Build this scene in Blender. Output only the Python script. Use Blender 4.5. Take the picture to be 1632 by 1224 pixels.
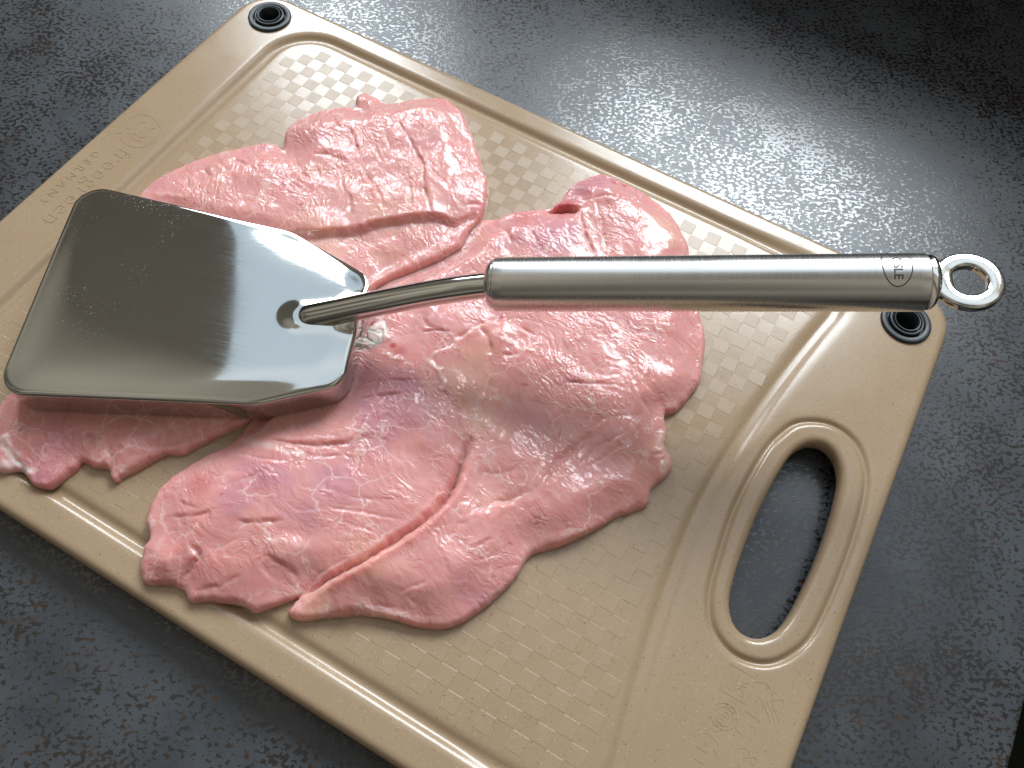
import bpy, bmesh, math, random
import numpy as np
from mathutils import Vector, Matrix
random.seed(7)
for o in list(bpy.data.objects):
    bpy.data.objects.remove(o, do_unlink=True)
scene = bpy.context.scene
COL = scene.collection
CM = 0.01
Z0 = 1.2          # height of the board's top above the worktop, cm; all cm heights below are measured from the board's top

# ---------------------------------------------------------------- camera
cam = bpy.data.cameras.new('camera')
cam.sensor_width = 36.0
cam.lens = 36.0 * 1286.0 / 1632.0
cam.clip_start = 0.01
cam.clip_end = 50.0
cam_o = bpy.data.objects.new('camera', cam)
COL.objects.link(cam_o)
RC = [[0.869103, 0.491539, 0.055227], [0.459296, -0.760527, -0.458961], [-0.183596, 0.42425, -0.886738]]
M = Matrix(((RC[0][0], -RC[1][0], -RC[2][0]), (RC[0][1], -RC[1][1], -RC[2][1]), (RC[0][2], -RC[1][2], -RC[2][2]))).to_4x4()
M.translation = Vector((9.728, -13.311, 28.106 + Z0)) * CM
cam_o.matrix_world = M
scene.camera = cam_o

# ---------------------------------------------------------------- room light
w = bpy.data.worlds.new('World')
scene.world = w
w.use_nodes = True
wn, wl = w.node_tree.nodes, w.node_tree.links
bg = wn['Background']
tc = wn.new('ShaderNodeTexCoord')
sx = wn.new('ShaderNodeSeparateXYZ')
wl.new(tc.outputs['Generated'], sx.inputs[0])
rp = wn.new('ShaderNodeValToRGB')
rp.color_ramp.elements[0].position = 0.0
rp.color_ramp.elements[0].color = (0.09, 0.085, 0.075, 1)
rp.color_ramp.elements[1].position = 1.0
rp.color_ramp.elements[1].color = (0.42, 0.39, 0.33, 1)
wl.new(sx.outputs['Z'], rp.inputs[0])
# noise added to the world colour for patchy reflections in the steel
wz = wn.new('ShaderNodeTexNoise')
wo = wn.new('ShaderNodeVectorMath')
wo.operation = 'ADD'
wo.inputs[1].default_value = (5.5, 0.3, 9.2)
wl.new(tc.outputs['Generated'], wo.inputs[0])
wl.new(wo.outputs[0], wz.inputs['Vector'])
wz.inputs['Scale'].default_value = 2.2
wz.inputs['Detail'].default_value = 1.5
wr = wn.new('ShaderNodeMapRange')
wl.new(wz.outputs['Fac'], wr.inputs['Value'])
wr.inputs['From Min'].default_value = .42
wr.inputs['From Max'].default_value = .58
wr.inputs['To Min'].default_value = .45
wr.inputs['To Max'].default_value = 1.45
wm = wn.new('ShaderNodeVectorMath')
wm.operation = 'SCALE'
wl.new(rp.outputs[0], wm.inputs[0])
wl.new(wr.outputs[0], wm.inputs['Scale'])
wl.new(wm.outputs[0], bg.inputs['Color'])
bg.inputs['Strength'].default_value = 0.80

def rect_lamp(name, x0, x1, z0, z1, y, L, col, roll=0):
    li = bpy.data.lights.new(name, 'AREA')
    li.shape = 'RECTANGLE'
    li.size = (x1 - x0) * CM
    li.size_y = (z1 - z0) * CM
    li.energy = L * math.pi * li.size * li.size_y
    li.color = col
    o = bpy.data.objects.new(name, li)
    COL.objects.link(o)
    m_ = Matrix.Rotation(math.radians(roll), 4, 'Y') @ Matrix.Rotation(math.radians(-90), 4, 'X')
    m_.translation = ((x0 + x1) / 2 * CM, y * CM, ((z0 + z1) / 2 + Z0) * CM)
    o.matrix_world = m_
    return o
DAY = (0.86, 0.94, 1.0)
rect_lamp('window_light', -184, -117, 99, 225, 167, 16.5, DAY)
rect_lamp('window_light', -54, 43, 99, 208, 167, 17.0, DAY)
rect_lamp('added_reflection_light', -350, 46, 207, 1147, 168, .90, (.62, .80, 1.0), -20)  # added dim panel, tilted to give the mallet head its bluish reflection

scene.view_settings.view_transform = 'Standard'
scene.view_settings.look = 'None'
scene.view_settings.exposure = 0.25
scene.view_settings.gamma = 1.0
scene.view_settings.use_curve_mapping = False

# ---------------------------------------------------------------- traced outlines and creases, cm on the board
outA = [[-14.28,0.33],[-14.1,1.15],[-13.64,2.17],[-13.21,2.91],[-12.38,4.05],[-11.76,4.81],[-11.11,5.09],[-10.74,5.06],[-11.17,5.77],[-11.27,6.33],[-11.13,6.89],[-10.64,7.76],[-9.98,8.57],[-9.45,8.86],[-9.83,9.43],[-9.63,9.85],[-9.05,9.93],[-8.34,9.91],[-7.42,10.75],[-6.47,11.46],[-5.75,11.53],[-4.95,11.23],[-4.2,10.54],[-3.3,9.75],[-2.56,8.89],[-1.89,8.24],[-1.38,7.21],[-1.21,6.38],[-1.22,5.3],[-1.14,4.64],[-1.49,3.74],[-2.09,2.69],[-2.65,1.79],[-3.02,1.05],[-3.09,0.25],[-3.25,-1.04],[-3.52,-2.56],[-3.64,-4.41],[-3.67,-5.83],[-3.78,-6.44],[-4.06,-6.99],[-4.42,-7.59],[-4.72,-8.17],[-4.95,-8.66],[-5.31,-8.87],[-5.54,-9.04],[-5.96,-10.02],[-6.21,-10.45],[-6.21,-10.67],[-6.46,-10.68],[-6.81,-10.47],[-7.09,-10.55],[-7.33,-10.67],[-7.82,-10.71],[-7.78,-10.97],[-7.84,-11.28],[-8.02,-11.91],[-8.18,-12.11],[-8.63,-12.24],[-9.03,-12.13],[-9.43,-12.08],[-9.7,-12.25],[-9.86,-12.45],[-10.24,-12.48],[-11.05,-12.01],[-11.78,-11.15],[-11.98,-10.34],[-12.0,-9.68],[-12.25,-8.19],[-12.65,-6.11],[-13.4,-3.36],[-14.1,-0.9]]
outB = [[-3.73,-6.47],[-3.76,-4.64],[-3.61,-2.44],[-3.62,0.14],[-3.14,1.7],[-2.29,3.74],[-1.66,5.5],[-1.2,6.31],[-0.93,6.6],[-0.58,6.82],[-0.28,7.29],[0.09,7.69],[0.92,8.29],[1.17,8.53],[1.27,9.22],[1.25,10.05],[1.59,10.74],[2.17,11.5],[3.18,11.57],[4.33,11.53],[5.52,11.17],[6.29,10.75],[7.03,10.04],[7.48,9.42],[8.23,8.17],[9.06,6.85],[9.7,6.0],[10.1,4.75],[10.28,3.87],[10.09,2.57],[9.81,2.12],[9.71,1.94],[10.06,1.34],[10.23,0.78],[10.58,0.54],[10.85,0.06],[10.77,-0.4],[10.63,-0.71],[10.55,-1.15],[10.67,-1.62],[10.4,-2.08],[9.86,-2.7],[9.39,-3.57],[8.86,-4.36],[8.4,-4.92],[7.93,-5.4],[7.8,-5.84],[7.78,-6.43],[7.63,-7.14],[7.35,-7.94],[6.98,-8.68],[6.5,-9.22],[5.96,-9.49],[5.39,-9.68],[4.81,-9.82],[3.95,-10.18],[3.45,-10.52],[2.81,-10.94],[2.41,-11.29],[2.0,-11.43],[1.69,-11.28],[1.76,-10.78],[1.25,-11.39],[0.79,-11.9],[0.34,-11.92],[-0.25,-12.15],[-0.8,-12.41],[-1.23,-12.71],[-1.65,-12.55],[-2.2,-12.6],[-2.92,-13.0],[-3.36,-12.74],[-3.77,-12.16],[-3.89,-11.67],[-4.4,-11.21],[-4.67,-10.58],[-4.77,-10.04],[-4.65,-9.35],[-4.27,-8.4],[-3.79,-7.45],[-3.64,-6.98]]
CA = [[[[-10.02,7.83],[-9.29,7.25],[-8.88,6.99]],0.1,0.08],[[[-10.32,6.28],[-9.75,5.93],[-9.29,5.72]],0.08,0.08],[[[-8.66,7.34],[-7.96,6.77],[-7.23,6.15]],0.13,0.08],[[[-8.23,8.98],[-7.43,8.13],[-6.64,7.41],[-6.16,7.02]],0.06,0.07],[[[-7.27,9.06],[-6.48,8.43],[-5.74,7.99],[-5.06,7.52],[-4.57,7.15],[-4.0,6.27],[-3.53,5.81],[-2.88,5.12],[-2.59,4.76]],0.16,0.09],[[[-10.08,5.02],[-9.29,4.26],[-8.6,3.93],[-8.0,3.83]],0.16,0.12],[[[-9.11,5.15],[-8.58,5.48],[-8.04,5.58],[-7.41,5.54]],0.12,0.14],[[[-6.95,5.74],[-6.28,5.3],[-5.71,5.0],[-5.01,4.51],[-4.46,3.95]],0.14,0.09],[[[-4.54,7.17],[-3.67,6.95],[-2.96,6.64]],0.09,0.12],[[[-6.0,10.09],[-5.42,9.52],[-4.92,9.22]],0.06,0.06],[[[-4.21,8.67],[-3.3,8.15],[-2.57,7.55]],0.07,0.08],[[[-7.15,4.84],[-6.89,4.35],[-6.18,3.87],[-5.44,2.8]],0.09,0.08],[[[-6.98,6.9],[-6.16,6.24],[-5.6,5.83]],0.07,0.07],[[[-5.38,6.74],[-4.72,6.19],[-3.98,5.26],[-3.47,4.57]],0.07,0.07],[[[-8.56,4.72],[-7.99,4.13],[-7.97,3.58],[-8.15,2.81]],0.07,0.07],[[[-1.92,6.46],[-1.74,6.76],[-1.44,6.85]],0.12,0.12],[[[-2.54,6.07],[-2.08,5.44],[-1.76,5.02]],0.09,0.07],[[[-12.64,2.13],[-12.23,1.93],[-11.94,1.89]],0.15,0.12],[[[-12.39,2.68],[-12.02,2.53],[-11.61,2.4]],0.1,0.07],[[[-11.89,3.23],[-11.48,3.18],[-11.11,3.18]],0.12,0.08],[[[-13.05,1.72],[-12.72,1.17],[-12.06,0.83]],0.1,0.12],[[[-10.68,4.32],[-10.31,4.16],[-9.98,3.98]],0.1,0.08],[[[-11.47,3.97],[-10.89,3.71],[-10.52,3.63]],0.07,0.06],[[[-6.52,2.74],[-6.19,2.37],[-6.05,2.07]],0.08,0.07],[[[-5.62,3.01],[-5.32,2.63]],0.08,0.06],[[[-9.3,1.97],[-9.33,1.17],[-9.44,0.91]],0.08,0.1],[[[-7.78,-8.36],[-7.24,-8.84]],0.14,0.06],[[[-7.45,-9.53],[-7.1,-8.96],[-6.91,-8.85]],0.1,0.09],[[[-8.19,-10.12],[-8.08,-9.62]],0.1,0.08],[[[-7.33,-9.74],[-6.76,-10.36],[-6.4,-10.69]],0.14,0.1],[[[-8.16,-10.31],[-7.71,-10.79]],0.16,0.12],[[[-6.96,-9.59],[-6.62,-9.66]],0.1,0.06],[[[-6.05,-10.14],[-5.86,-9.49],[-5.66,-9.16]],0.12,0.09],[[[-5.63,-8.86],[-5.23,-8.34],[-4.86,-7.77]],0.08,0.08],[[[-10.7,-11.27],[-10.0,-11.68],[-9.34,-11.9],[-8.78,-12.11]],0.14,0.12]]
CB = [[[[1.15,8.07],[1.58,8.56],[2.04,8.72],[2.39,8.71]],0.305,0.14],[[[3.87,-2.85],[3.98,-3.53],[4.19,-4.45],[4.31,-5.19],[4.13,-6.29],[3.84,-7.04],[3.38,-8.07],[3.06,-8.72],[2.62,-9.43],[2.18,-10.14],[1.82,-10.8]],0.42,0.17],[[[9.23,1.31],[7.89,0.44],[7.65,-0.25],[7.53,-0.77],[7.07,-2.11],[6.95,-3.32],[6.38,-4.17],[5.53,-5.17],[5.24,-5.78]],0.2,0.17],[[[8.78,0.42],[8.44,-0.28],[8.03,-1.01],[7.88,-1.84]],0.12,0.07],[[[9.28,0.17],[8.59,-0.78],[8.22,-1.75]],0.08,0.06],[[[-3.24,-6.83],[-1.65,-6.49],[-0.01,-5.51],[0.3,-5.08],[1.34,-4.52]],0.2,0.1],[[[-0.02,-8.54],[1.16,-7.75],[2.43,-7.19],[3.77,-6.74]],0.09,0.06],[[[1.84,-8.02],[2.37,-7.81],[2.99,-7.73],[3.05,-7.98]],0.08,0.06],[[[-1.45,-9.77],[-0.75,-9.4],[0.04,-8.89]],0.12,0.1],[[[-3.82,-10.78],[-2.93,-10.4],[-2.18,-9.72]],0.11,0.08],[[[-2.4,-11.27],[-1.87,-11.33],[-1.88,-11.79],[-1.93,-12.54]],0.22,0.13],[[[-1.77,-11.09],[-1.29,-10.71],[-0.96,-10.14]],0.1,0.08],[[[-1.4,-11.78],[-1.47,-11.1]],0.08,0.06],[[[-0.01,-10.24],[0.78,-10.14],[1.41,-10.23]],0.16,0.09],[[[-0.11,-10.48],[0.85,-10.74],[1.53,-10.52]],0.08,0.07],[[[-1.25,-12.32],[-0.55,-11.64],[-0.22,-11.09]],0.08,0.09],[[[2.49,-8.96],[2.03,-9.78],[1.84,-10.43]],0.12,0.08],[[[-0.84,-6.61],[-0.02,-6.07],[0.91,-5.67]],0.06,0.07],[[[-1.58,-7.67],[-2.26,-8.48],[-2.94,-9.28]],0.07,0.1],[[[-3.74,-10.15],[-2.79,-10.08]],0.08,0.07],[[[0.15,-7.15],[1.1,-7.09],[2.24,-6.62],[3.41,-5.73]],0.05,0.15],[[[-3.19,-7.7],[-2.19,-7.52],[-1.25,-7.16]],0.1,0.06],[[[2.37,8.74],[2.94,8.03],[3.51,7.43],[4.12,6.88]],0.16,0.1],[[[2.18,10.18],[2.76,9.44],[3.48,8.55],[4.03,7.85],[4.5,7.29]],0.12,0.09],[[[2.09,9.15],[2.69,9.58],[3.38,10.11],[4.24,10.6]],0.08,0.08],[[[4.48,10.52],[4.79,9.72],[5.45,8.73],[5.66,8.01]],0.06,0.08],[[[0.05,6.49],[0.43,5.94],[0.79,5.66]],0.12,0.08],[[[0.62,6.93],[1.45,6.41],[2.21,5.86]],0.07,0.06],[[[1.3,7.54],[1.93,6.88],[2.71,6.17]],0.06,0.05],[[[1.71,8.06],[2.47,7.39],[3.3,6.54]],0.05,0.05],[[[3.36,2.8],[2.17,2.08],[1.66,1.32],[1.33,0.62],[1.14,-0.1],[0.74,-0.83]],0.12,0.1],[[[2.23,2.44],[2.71,2.16],[3.48,2.19],[3.72,1.96]],0.12,0.08],[[[1.69,1.35],[2.34,1.06],[2.69,0.54]],0.12,0.12],[[[3.1,0.73],[3.66,1.13]],0.1,0.1],[[[-0.14,-0.02],[0.83,0.57]],0.12,0.06],[[[-0.44,0.54],[0.02,0.32],[0.57,0.47]],0.07,0.09],[[[-0.78,-3.84],[-0.39,-3.49],[0.21,-3.07],[0.9,-2.54]],0.17,0.08],[[[-1.12,-3.19],[-0.33,-2.65],[0.61,-2.09],[1.13,-1.77]],0.08,0.07],[[[0.86,-1.35],[1.1,-1.56],[1.11,-2.07]],0.1,0.06],[[[1.53,-1.24],[1.97,-1.79],[2.36,-1.84],[2.76,-1.99]],0.12,0.05],[[[3.17,-0.36],[3.44,-1.01],[3.62,-1.92]],0.08,0.08],[[[4.05,-1.1],[4.26,-1.65]],0.06,0.06],[[[4.39,-0.09],[4.66,0.07]],0.08,0.08],[[[4.89,-0.71],[5.32,-1.57]],0.06,0.06],[[[5.51,1.2],[5.96,1.12],[6.77,1.49],[7.47,1.91]],0.1,0.1],[[[8.5,1.83],[9.09,1.62],[9.37,1.22]],0.1,0.12],[[[8.36,3.4],[8.47,2.52],[9.27,2.3]],0.08,0.1],[[[4.59,-3.9],[5.26,-3.71],[5.79,-3.29],[5.97,-2.76]],0.06,0.06],[[[5.75,0.18],[6.44,-0.76],[6.99,-2.05]],0.05,0.06],[[[7.02,-3.79],[7.58,-4.64],[7.85,-5.63]],0.06,0.2],[[[5.08,-7.07],[5.78,-7.59],[6.25,-8.21]],0.05,0.15],[[[5.14,-6.08],[5.66,-5.39]],0.08,0.08],[[[5.98,-6.54],[6.46,-5.79]],0.07,0.06],[[[6.29,-6.92],[6.98,-6.05]],0.06,0.05],[[[4.68,-9.04],[5.34,-8.21]],0.1,0.06],[[[4.85,-9.03],[5.39,-9.02]],0.1,0.05],[[[6.99,-6.7],[7.65,-5.94]],0.07,0.06],[[[6.7,-5.55],[7.14,-5.68]],0.06,0.05],[[[8.05,-4.66],[8.64,-4.02]],0.05,0.07],[[[9.93,0.02],[10.34,0.37]],0.1,0.06],[[[10.54,-1.3],[10.33,-1.84],[10.01,-2.53]],0.1,0.06],[[[1.92,-10.63],[2.42,-9.76],[2.66,-8.89]],0.12,0.07],[[[3.68,-10.09],[4.09,-9.76],[4.99,-9.32]],0.06,0.05]]
STEP = [[-13.71,-4.5],[-11.4,-2.34],[-9.58,-0.64],[-7.48,1.1],[-6.59,1.65],[-6.0,2.15],[-5.34,2.69],[-4.88,3.34],[-4.31,3.87],[-3.52,4.54],[-2.87,5.09],[-2.04,5.47],[-1.63,6.09],[-1.15,6.48]]
LA = [[-9.45,9.16,0.35,0.15],[-10.73,6.32,1.0,0.1],[-6.44,9.08,1.8,0.1],[-5.3,10.33,1.2,0.05],[-10.04,4.55,0.8,-0.12],[-8.75,9.07,0.6,-0.05],[-8.37,-11.59,1.0,0.05],[-7.24,-10.38,0.6,0.1],[-6.32,-9.2,0.8,0.12]]
LB = [[-0.88,-8.46,2.0,0.22],[-2.47,-9.99,1.0,0.12],[-2.65,-12.15,0.55,0.2],[0.68,-9.75,0.5,0.18],[-0.29,-11.49,0.8,0.12],[-1.04,-11.75,0.6,0.06],[-0.24,-4.44,1.2,0.15],[1.76,-3.34,1.2,0.15],[5.42,-2.99,1.1,0.14],[7.08,-1.03,1.2,-0.06],[8.6,-0.02,0.7,0.1],[8.16,-3.11,1.2,0.18],[4.97,-7.32,1.2,0.24],[3.69,-8.81,0.9,0.25],[3.28,-10.12,0.6,0.18],[5.97,-5.59,1.0,0.16],[6.6,-7.29,1.1,0.05],[2.69,10.41,0.8,0.22],[2.06,10.01,0.5,0.14],[4.54,9.12,1.4,0.08],[1.63,7.31,1.2,0.12],[0.45,6.39,0.4,0.12],[0.19,0.74,0.8,0.14],[2.6,1.52,0.5,0.12],[-1.48,-2.12,0.6,0.12],[2.63,-0.33,1.0,-0.08],[7.88,5.42,0.6,0.04],[7.65,1.32,1.0,0.1]]
RED = [[-2.23,-11.72,1.4,0.14],[-0.71,-11.56,1.6,0.1],[-3.61,-10.07,1.2,0.08],[-8.33,-10.89,2.8,0.13],[3.21,-8.07,0.5,0.16],[2.56,-9.19,0.5,0.18],[1.98,-10.35,0.4,0.18],[-1.45,-6.34,0.5,0.12],[-7.69,6.55,0.1,1.0],[-7.77,2.54,0.07,0.9],[-0.75,-1.13,0.13,1.0],[-2.06,-0.63,0.15,0.9],[2.16,2.2,0.18,0.7],[2.91,11.06,0.15,0.6],[3.37,11.26,0.12,0.7],[1.71,8.69,0.5,0.8],[-3.46,-9.39,0.5,0.35],[-2.44,-9.28,0.06,0.8],[-0.38,-1.21,0.25,0.5],[0.37,7.13,0.6,0.35],[-1.54,6.42,0.4,0.3],[-4.87,3.34,0.3,0.2]]
TONE = [[2.16,10.63,1.3,0.9],[1.73,6.76,1.6,0.8],[5.98,9.58,1.3,-0.7],[-0.03,-3.1,1.8,0.9],[2.38,-0.78,1.2,-1.0],[3.56,-2.07,1.2,-0.8],[-1.99,-8.32,1.3,0.7],[0.4,-7.5,1.5,0.6],[-4.28,4.61,1.6,-0.6],[-5.95,1.79,1.5,-0.7],[-4.97,7.98,1.5,0.1],[3.1,-8.6,1.0,-0.5],[9.99,0.71,0.35,-1.2],[2.47,-10.61,0.8,-1.0],[0.19,0.74,1.0,0.5],[-8.98,-11.69,1.2,0.7],[7.02,-7.68,1.2,0.6],[2.28,-3.03,1.2,0.5]]
FA = [[[[-10.57,-11.54],[-10.09,-11.73],[-9.39,-11.93],[-9.0,-11.96]],0.22,1.0],[[[-9.88,-12.22],[-9.62,-12.27]],0.35,0.8],[[[-13.34,0.02],[-12.16,0.27]],0.12,0.5]]
FB = [[[[-1.8,-0.54],[-1.66,-0.83],[-1.28,-0.9],[-1.7,-1.4]],0.24,1.0],[[[-0.74,-1.55],[-0.47,-1.56],[-0.16,-1.47]],0.1,0.9],[[[0.75,-1.0],[1.01,-1.08],[1.47,-1.16],[1.91,-1.7]],0.09,0.8],[[[2.17,2.08],[1.66,1.32],[1.33,0.62],[1.14,-0.1],[0.74,-0.83]],0.07,0.55],[[[2.75,1.25],[3.3,1.39],[3.93,1.47]],0.09,0.7],[[[-3.37,-7.07],[-2.58,-7.02],[-1.71,-6.82],[-1.04,-6.62]],0.2,0.55],[[[0.01,-9.76],[0.53,-9.55],[1.18,-9.26]],0.24,0.38],[[[-3.41,-11.49],[-3.18,-12.1]],0.2,0.35],[[[-2.18,-12.24],[-2.69,-11.99]],0.24,0.3],[[[3.74,-10.05],[4.42,-9.83],[5.25,-9.44]],0.2,0.5],[[[2.06,-10.94],[2.73,-9.66],[3.29,-8.43]],0.26,0.3],[[[9.91,1.1],[10.07,0.53]],0.16,0.6],[[[10.49,0.24],[10.57,-0.35]],0.17,0.8],[[[0.47,5.29],[0.73,4.94]],0.1,0.8],[[[0.24,-2.88],[0.18,-4.1],[0.27,-4.75]],0.06,0.4],[[[1.15,-2.45],[1.31,-2.86],[1.32,-3.74]],0.045,0.4],[[[1.19,-2.03],[1.67,-1.97]],0.14,0.5],[[[-0.51,-2.76],[-0.88,-3.39]],0.05,0.4],[[[3.13,-0.39],[3.63,-2.02]],0.1,0.35],[[[6.44,-0.76],[6.99,-2.16]],0.04,0.4],[[[2.69,-1.8],[3.52,-2.92]],0.1,0.3],[[[3.46,-1.9],[3.92,-2.84]],0.13,0.35]]
HEAD = [[-14.71,-3.0],[-14.96,-2.21],[-14.52,-1.63],[-13.68,-1.29],[-12.43,-0.88],[-10.03,-0.32],[-6.75,0.65],[-5.51,0.62],[-4.0,0.59],[-3.21,0.38],[-2.6,-0.17],[-2.31,-0.94],[-1.97,-1.71],[-1.53,-2.71],[-1.35,-3.22],[-1.25,-3.83],[-1.5,-4.37],[-2.18,-5.13],[-3.21,-6.13],[-4.67,-6.89],[-6.97,-8.16],[-9.53,-9.56],[-10.3,-9.82],[-10.97,-9.79],[-11.59,-9.43],[-11.92,-8.96],[-13.06,-6.38]]
FATL = [[-1.67,-0.68,0.42,0.34,0.15,0.5,0.5,1],[-1.41,-0.99,0.6,0.34,0.14,0.3,0.5,1],[-1.68,-1.43,0.4,0.24,0.11,0.5,0.44,1]]

# ---------------------------------------------------------------- numpy helpers
def _hash(ix, iy, seed):
    h = (ix.astype(np.int64) * 374761393 + iy.astype(np.int64) * 668265263 + seed * 1274126177) & 0xffffffff
    h = ((h ^ (h >> 13)) * 1274126177) & 0xffffffff
    return ((h ^ (h >> 16)) & 0xffff) / 65535.0
def gnoise(x, y, seed=0):
    ix, iy = np.floor(x), np.floor(y)
    fx, fy = x - ix, y - iy
    u = fx * fx * fx * (fx * (fx * 6 - 15) + 10)
    v = fy * fy * fy * (fy * (fy * 6 - 15) + 10)
    def g(dx, dy):
        a = _hash(ix + dx, iy + dy, seed) * 2 * np.pi
        return np.cos(a) * (fx - dx) + np.sin(a) * (fy - dy)
    a, b, c, d = g(0, 0), g(1, 0), g(0, 1), g(1, 1)
    return 1.4 * ((a * (1 - u) + b * u) * (1 - v) + (c * (1 - u) + d * u) * v)
def fbm(x, y, seed=0, octv=3):
    s, a = 0, 1.0
    for k in range(octv):
        s = s + a * gnoise(x, y, seed + k * 17)
        x, y, a = x * 2.03 + 3.1, y * 2.03 + 1.7, a * .5
    return s
def sstep(a, b, x):
    t = np.clip((x - a) / (b - a), 0, 1)
    return t * t * (3 - 2 * t)
def smooth_closed(pts, k=5):
    p = np.array(pts, float)
    out = []
    n = len(p)
    for i in range(n):
        a, b, c, d = p[i - 1], p[i], p[(i + 1) % n], p[(i + 2) % n]
        for j in range(k):
            t = j / k
            out.append(.5 * (2 * b + (c - a) * t + (2 * a - 5 * b + 4 * c - d) * t * t + (3 * b - 3 * c + d - a) * t ** 3))
    return np.array(out)
def smooth_open(pts, k=5):
    p = np.array(pts, float)
    if len(p) < 3:
        return p
    q = np.vstack([2 * p[0] - p[1], p, 2 * p[-1] - p[-2]])
    out = []
    for i in range(1, len(q) - 2):
        a, b, c, d = q[i - 1], q[i], q[i + 1], q[i + 2]
        for j in range(k):
            t = j / k
            out.append(.5 * (2 * b + (c - a) * t + (2 * a - 5 * b + 4 * c - d) * t * t + (3 * b - 3 * c + d - a) * t ** 3))
    out.append(p[-1])
    return np.array(out)
def seg_dist(X, Y, poly, closed):
    """distance, nearest point, position 0..1 along, and side sign of the polyline"""
    n = len(poly)
    best = np.full(X.shape, 1e9)
    px, py = np.zeros_like(X), np.zeros_like(X)
    tt, sg = np.zeros_like(X), np.zeros_like(X)
    m = n if closed else n - 1
    for i in range(m):
        a, b = poly[i], poly[(i + 1) % n]
        dx, dy = b[0] - a[0], b[1] - a[1]
        l2 = dx * dx + dy * dy + 1e-12
        t = np.clip(((X - a[0]) * dx + (Y - a[1]) * dy) / l2, 0, 1)
        qx, qy = a[0] + t * dx, a[1] + t * dy
        d = (X - qx) ** 2 + (Y - qy) ** 2
        k = d < best
        best = np.where(k, d, best)
        px, py = np.where(k, qx, px), np.where(k, qy, py)
        tt = np.where(k, (i + t) / m, tt)
        if not closed:
            sg = np.where(k, np.sign(dx * (Y - a[1]) - dy * (X - a[0])), sg)
    return np.sqrt(best), px, py, tt, sg
def inside(X, Y, poly):
    n = len(poly)
    r = np.zeros(X.shape, bool)
    for i in range(n):
        (x1, y1), (x2, y2) = poly[i], poly[(i + 1) % n]
        if y1 == y2:
            continue
        c = ((y1 > Y) != (y2 > Y)) & (X < (x2 - x1) * (Y - y1) / (y2 - y1) + x1)
        r ^= c
    return r
def sdf(X, Y, poly):
    d, px, py, _, _ = seg_dist(X, Y, poly, True)
    s = np.where(inside(X, Y, poly), 1.0, -1.0)
    return d * s, px, py

# ---------------------------------------------------------------- object helpers
def obj(name, me, mat=None, parent=None, smooth=True, kind=None, label=None, cat=None, group=None):
    o = bpy.data.objects.new(name, me)
    COL.objects.link(o)
    if mat is not None and not me.materials:
        me.materials.append(mat)
    if parent is not None:
        o.parent = parent
    if smooth:
        me.polygons.foreach_set('use_smooth', [True] * len(me.polygons))
    if kind: o['kind'] = kind
    if label: o['label'] = label
    if cat: o['category'] = cat
    if group: o['group'] = group
    return o
def mesh(name, V, F):
    me = bpy.data.meshes.new(name)
    me.from_pydata([tuple(v) for v in V], [], [tuple(f) for f in F])
    me.update()
    return me
def cmv(V):
    V = np.asarray(V, float).copy()
    V[:, 2] += Z0
    return V * CM
def attr(me, name, vals):
    a = me.attributes.new(name, 'FLOAT', 'POINT')
    a.data.foreach_set('value', np.asarray(vals, np.float32))
def empty(name, label, cat, loc=(0, 0, 0), group=None):
    o = bpy.data.objects.new(name, None)
    COL.objects.link(o)
    o.location = loc
    o.empty_display_size = .01
    o['label'] = label
    o['category'] = cat
    if group: o['group'] = group
    return o
def sheet(x0, x1, y0, y1, res, dist):
    """grid of quads inside dist>0, its rim snapped on to dist=0. Returns x, y, d, nearest point, quads, ordered rim edges"""
    xs, ys = np.arange(x0, x1 + res, res), np.arange(y0, y1 + res, res)
    X, Y = np.meshgrid(xs, ys)
    nx, ny = len(xs), len(ys)
    X, Y = X.ravel(), Y.ravel()
    d, px, py = dist(X, Y)
    ok = d > -.5 * res
    idx = np.arange(nx * ny).reshape(ny, nx)
    q = np.stack([idx[:-1, :-1], idx[:-1, 1:], idx[1:, 1:], idx[1:, :-1]], -1).reshape(-1, 4)
    q = q[ok[q].all(1)]
    e = np.concatenate([q[:, [0, 1]], q[:, [1, 2]], q[:, [2, 3]], q[:, [3, 0]]])
    key = e[:, 0] * (nx * ny) + e[:, 1]
    rkey = e[:, 1] * (nx * ny) + e[:, 0]
    rim = e[~np.isin(key, rkey)]
    rv = np.unique(rim)
    X[rv], Y[rv] = px[rv], py[rv]
    d[rv] = 0
    used = np.unique(q)
    mp = np.full(nx * ny, -1)
    mp[used] = np.arange(len(used))
    return X[used], Y[used], d[used], px[used], py[used], mp[q], mp[rim]
def close_rim(V, Q, rim, levels):
    """skirt below the rim: levels = list of (inset, z) rings; V has x, y, z and the rim's inward normals are taken from levels' callable"""
    V = list(map(tuple, V))
    F = [tuple(f) for f in Q]
    rv = sorted(set(int(i) for i in rim.ravel()))
    prev = {i: i for i in rv}
    for fn in levels:
        cur = {}
        for i in rv:
            cur[i] = len(V)
            V.append(fn(i))
        for a, b in rim:
            a, b = int(a), int(b)
            F.append((prev[b], prev[a], cur[a], cur[b]))
        prev = cur
    return V, F

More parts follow.
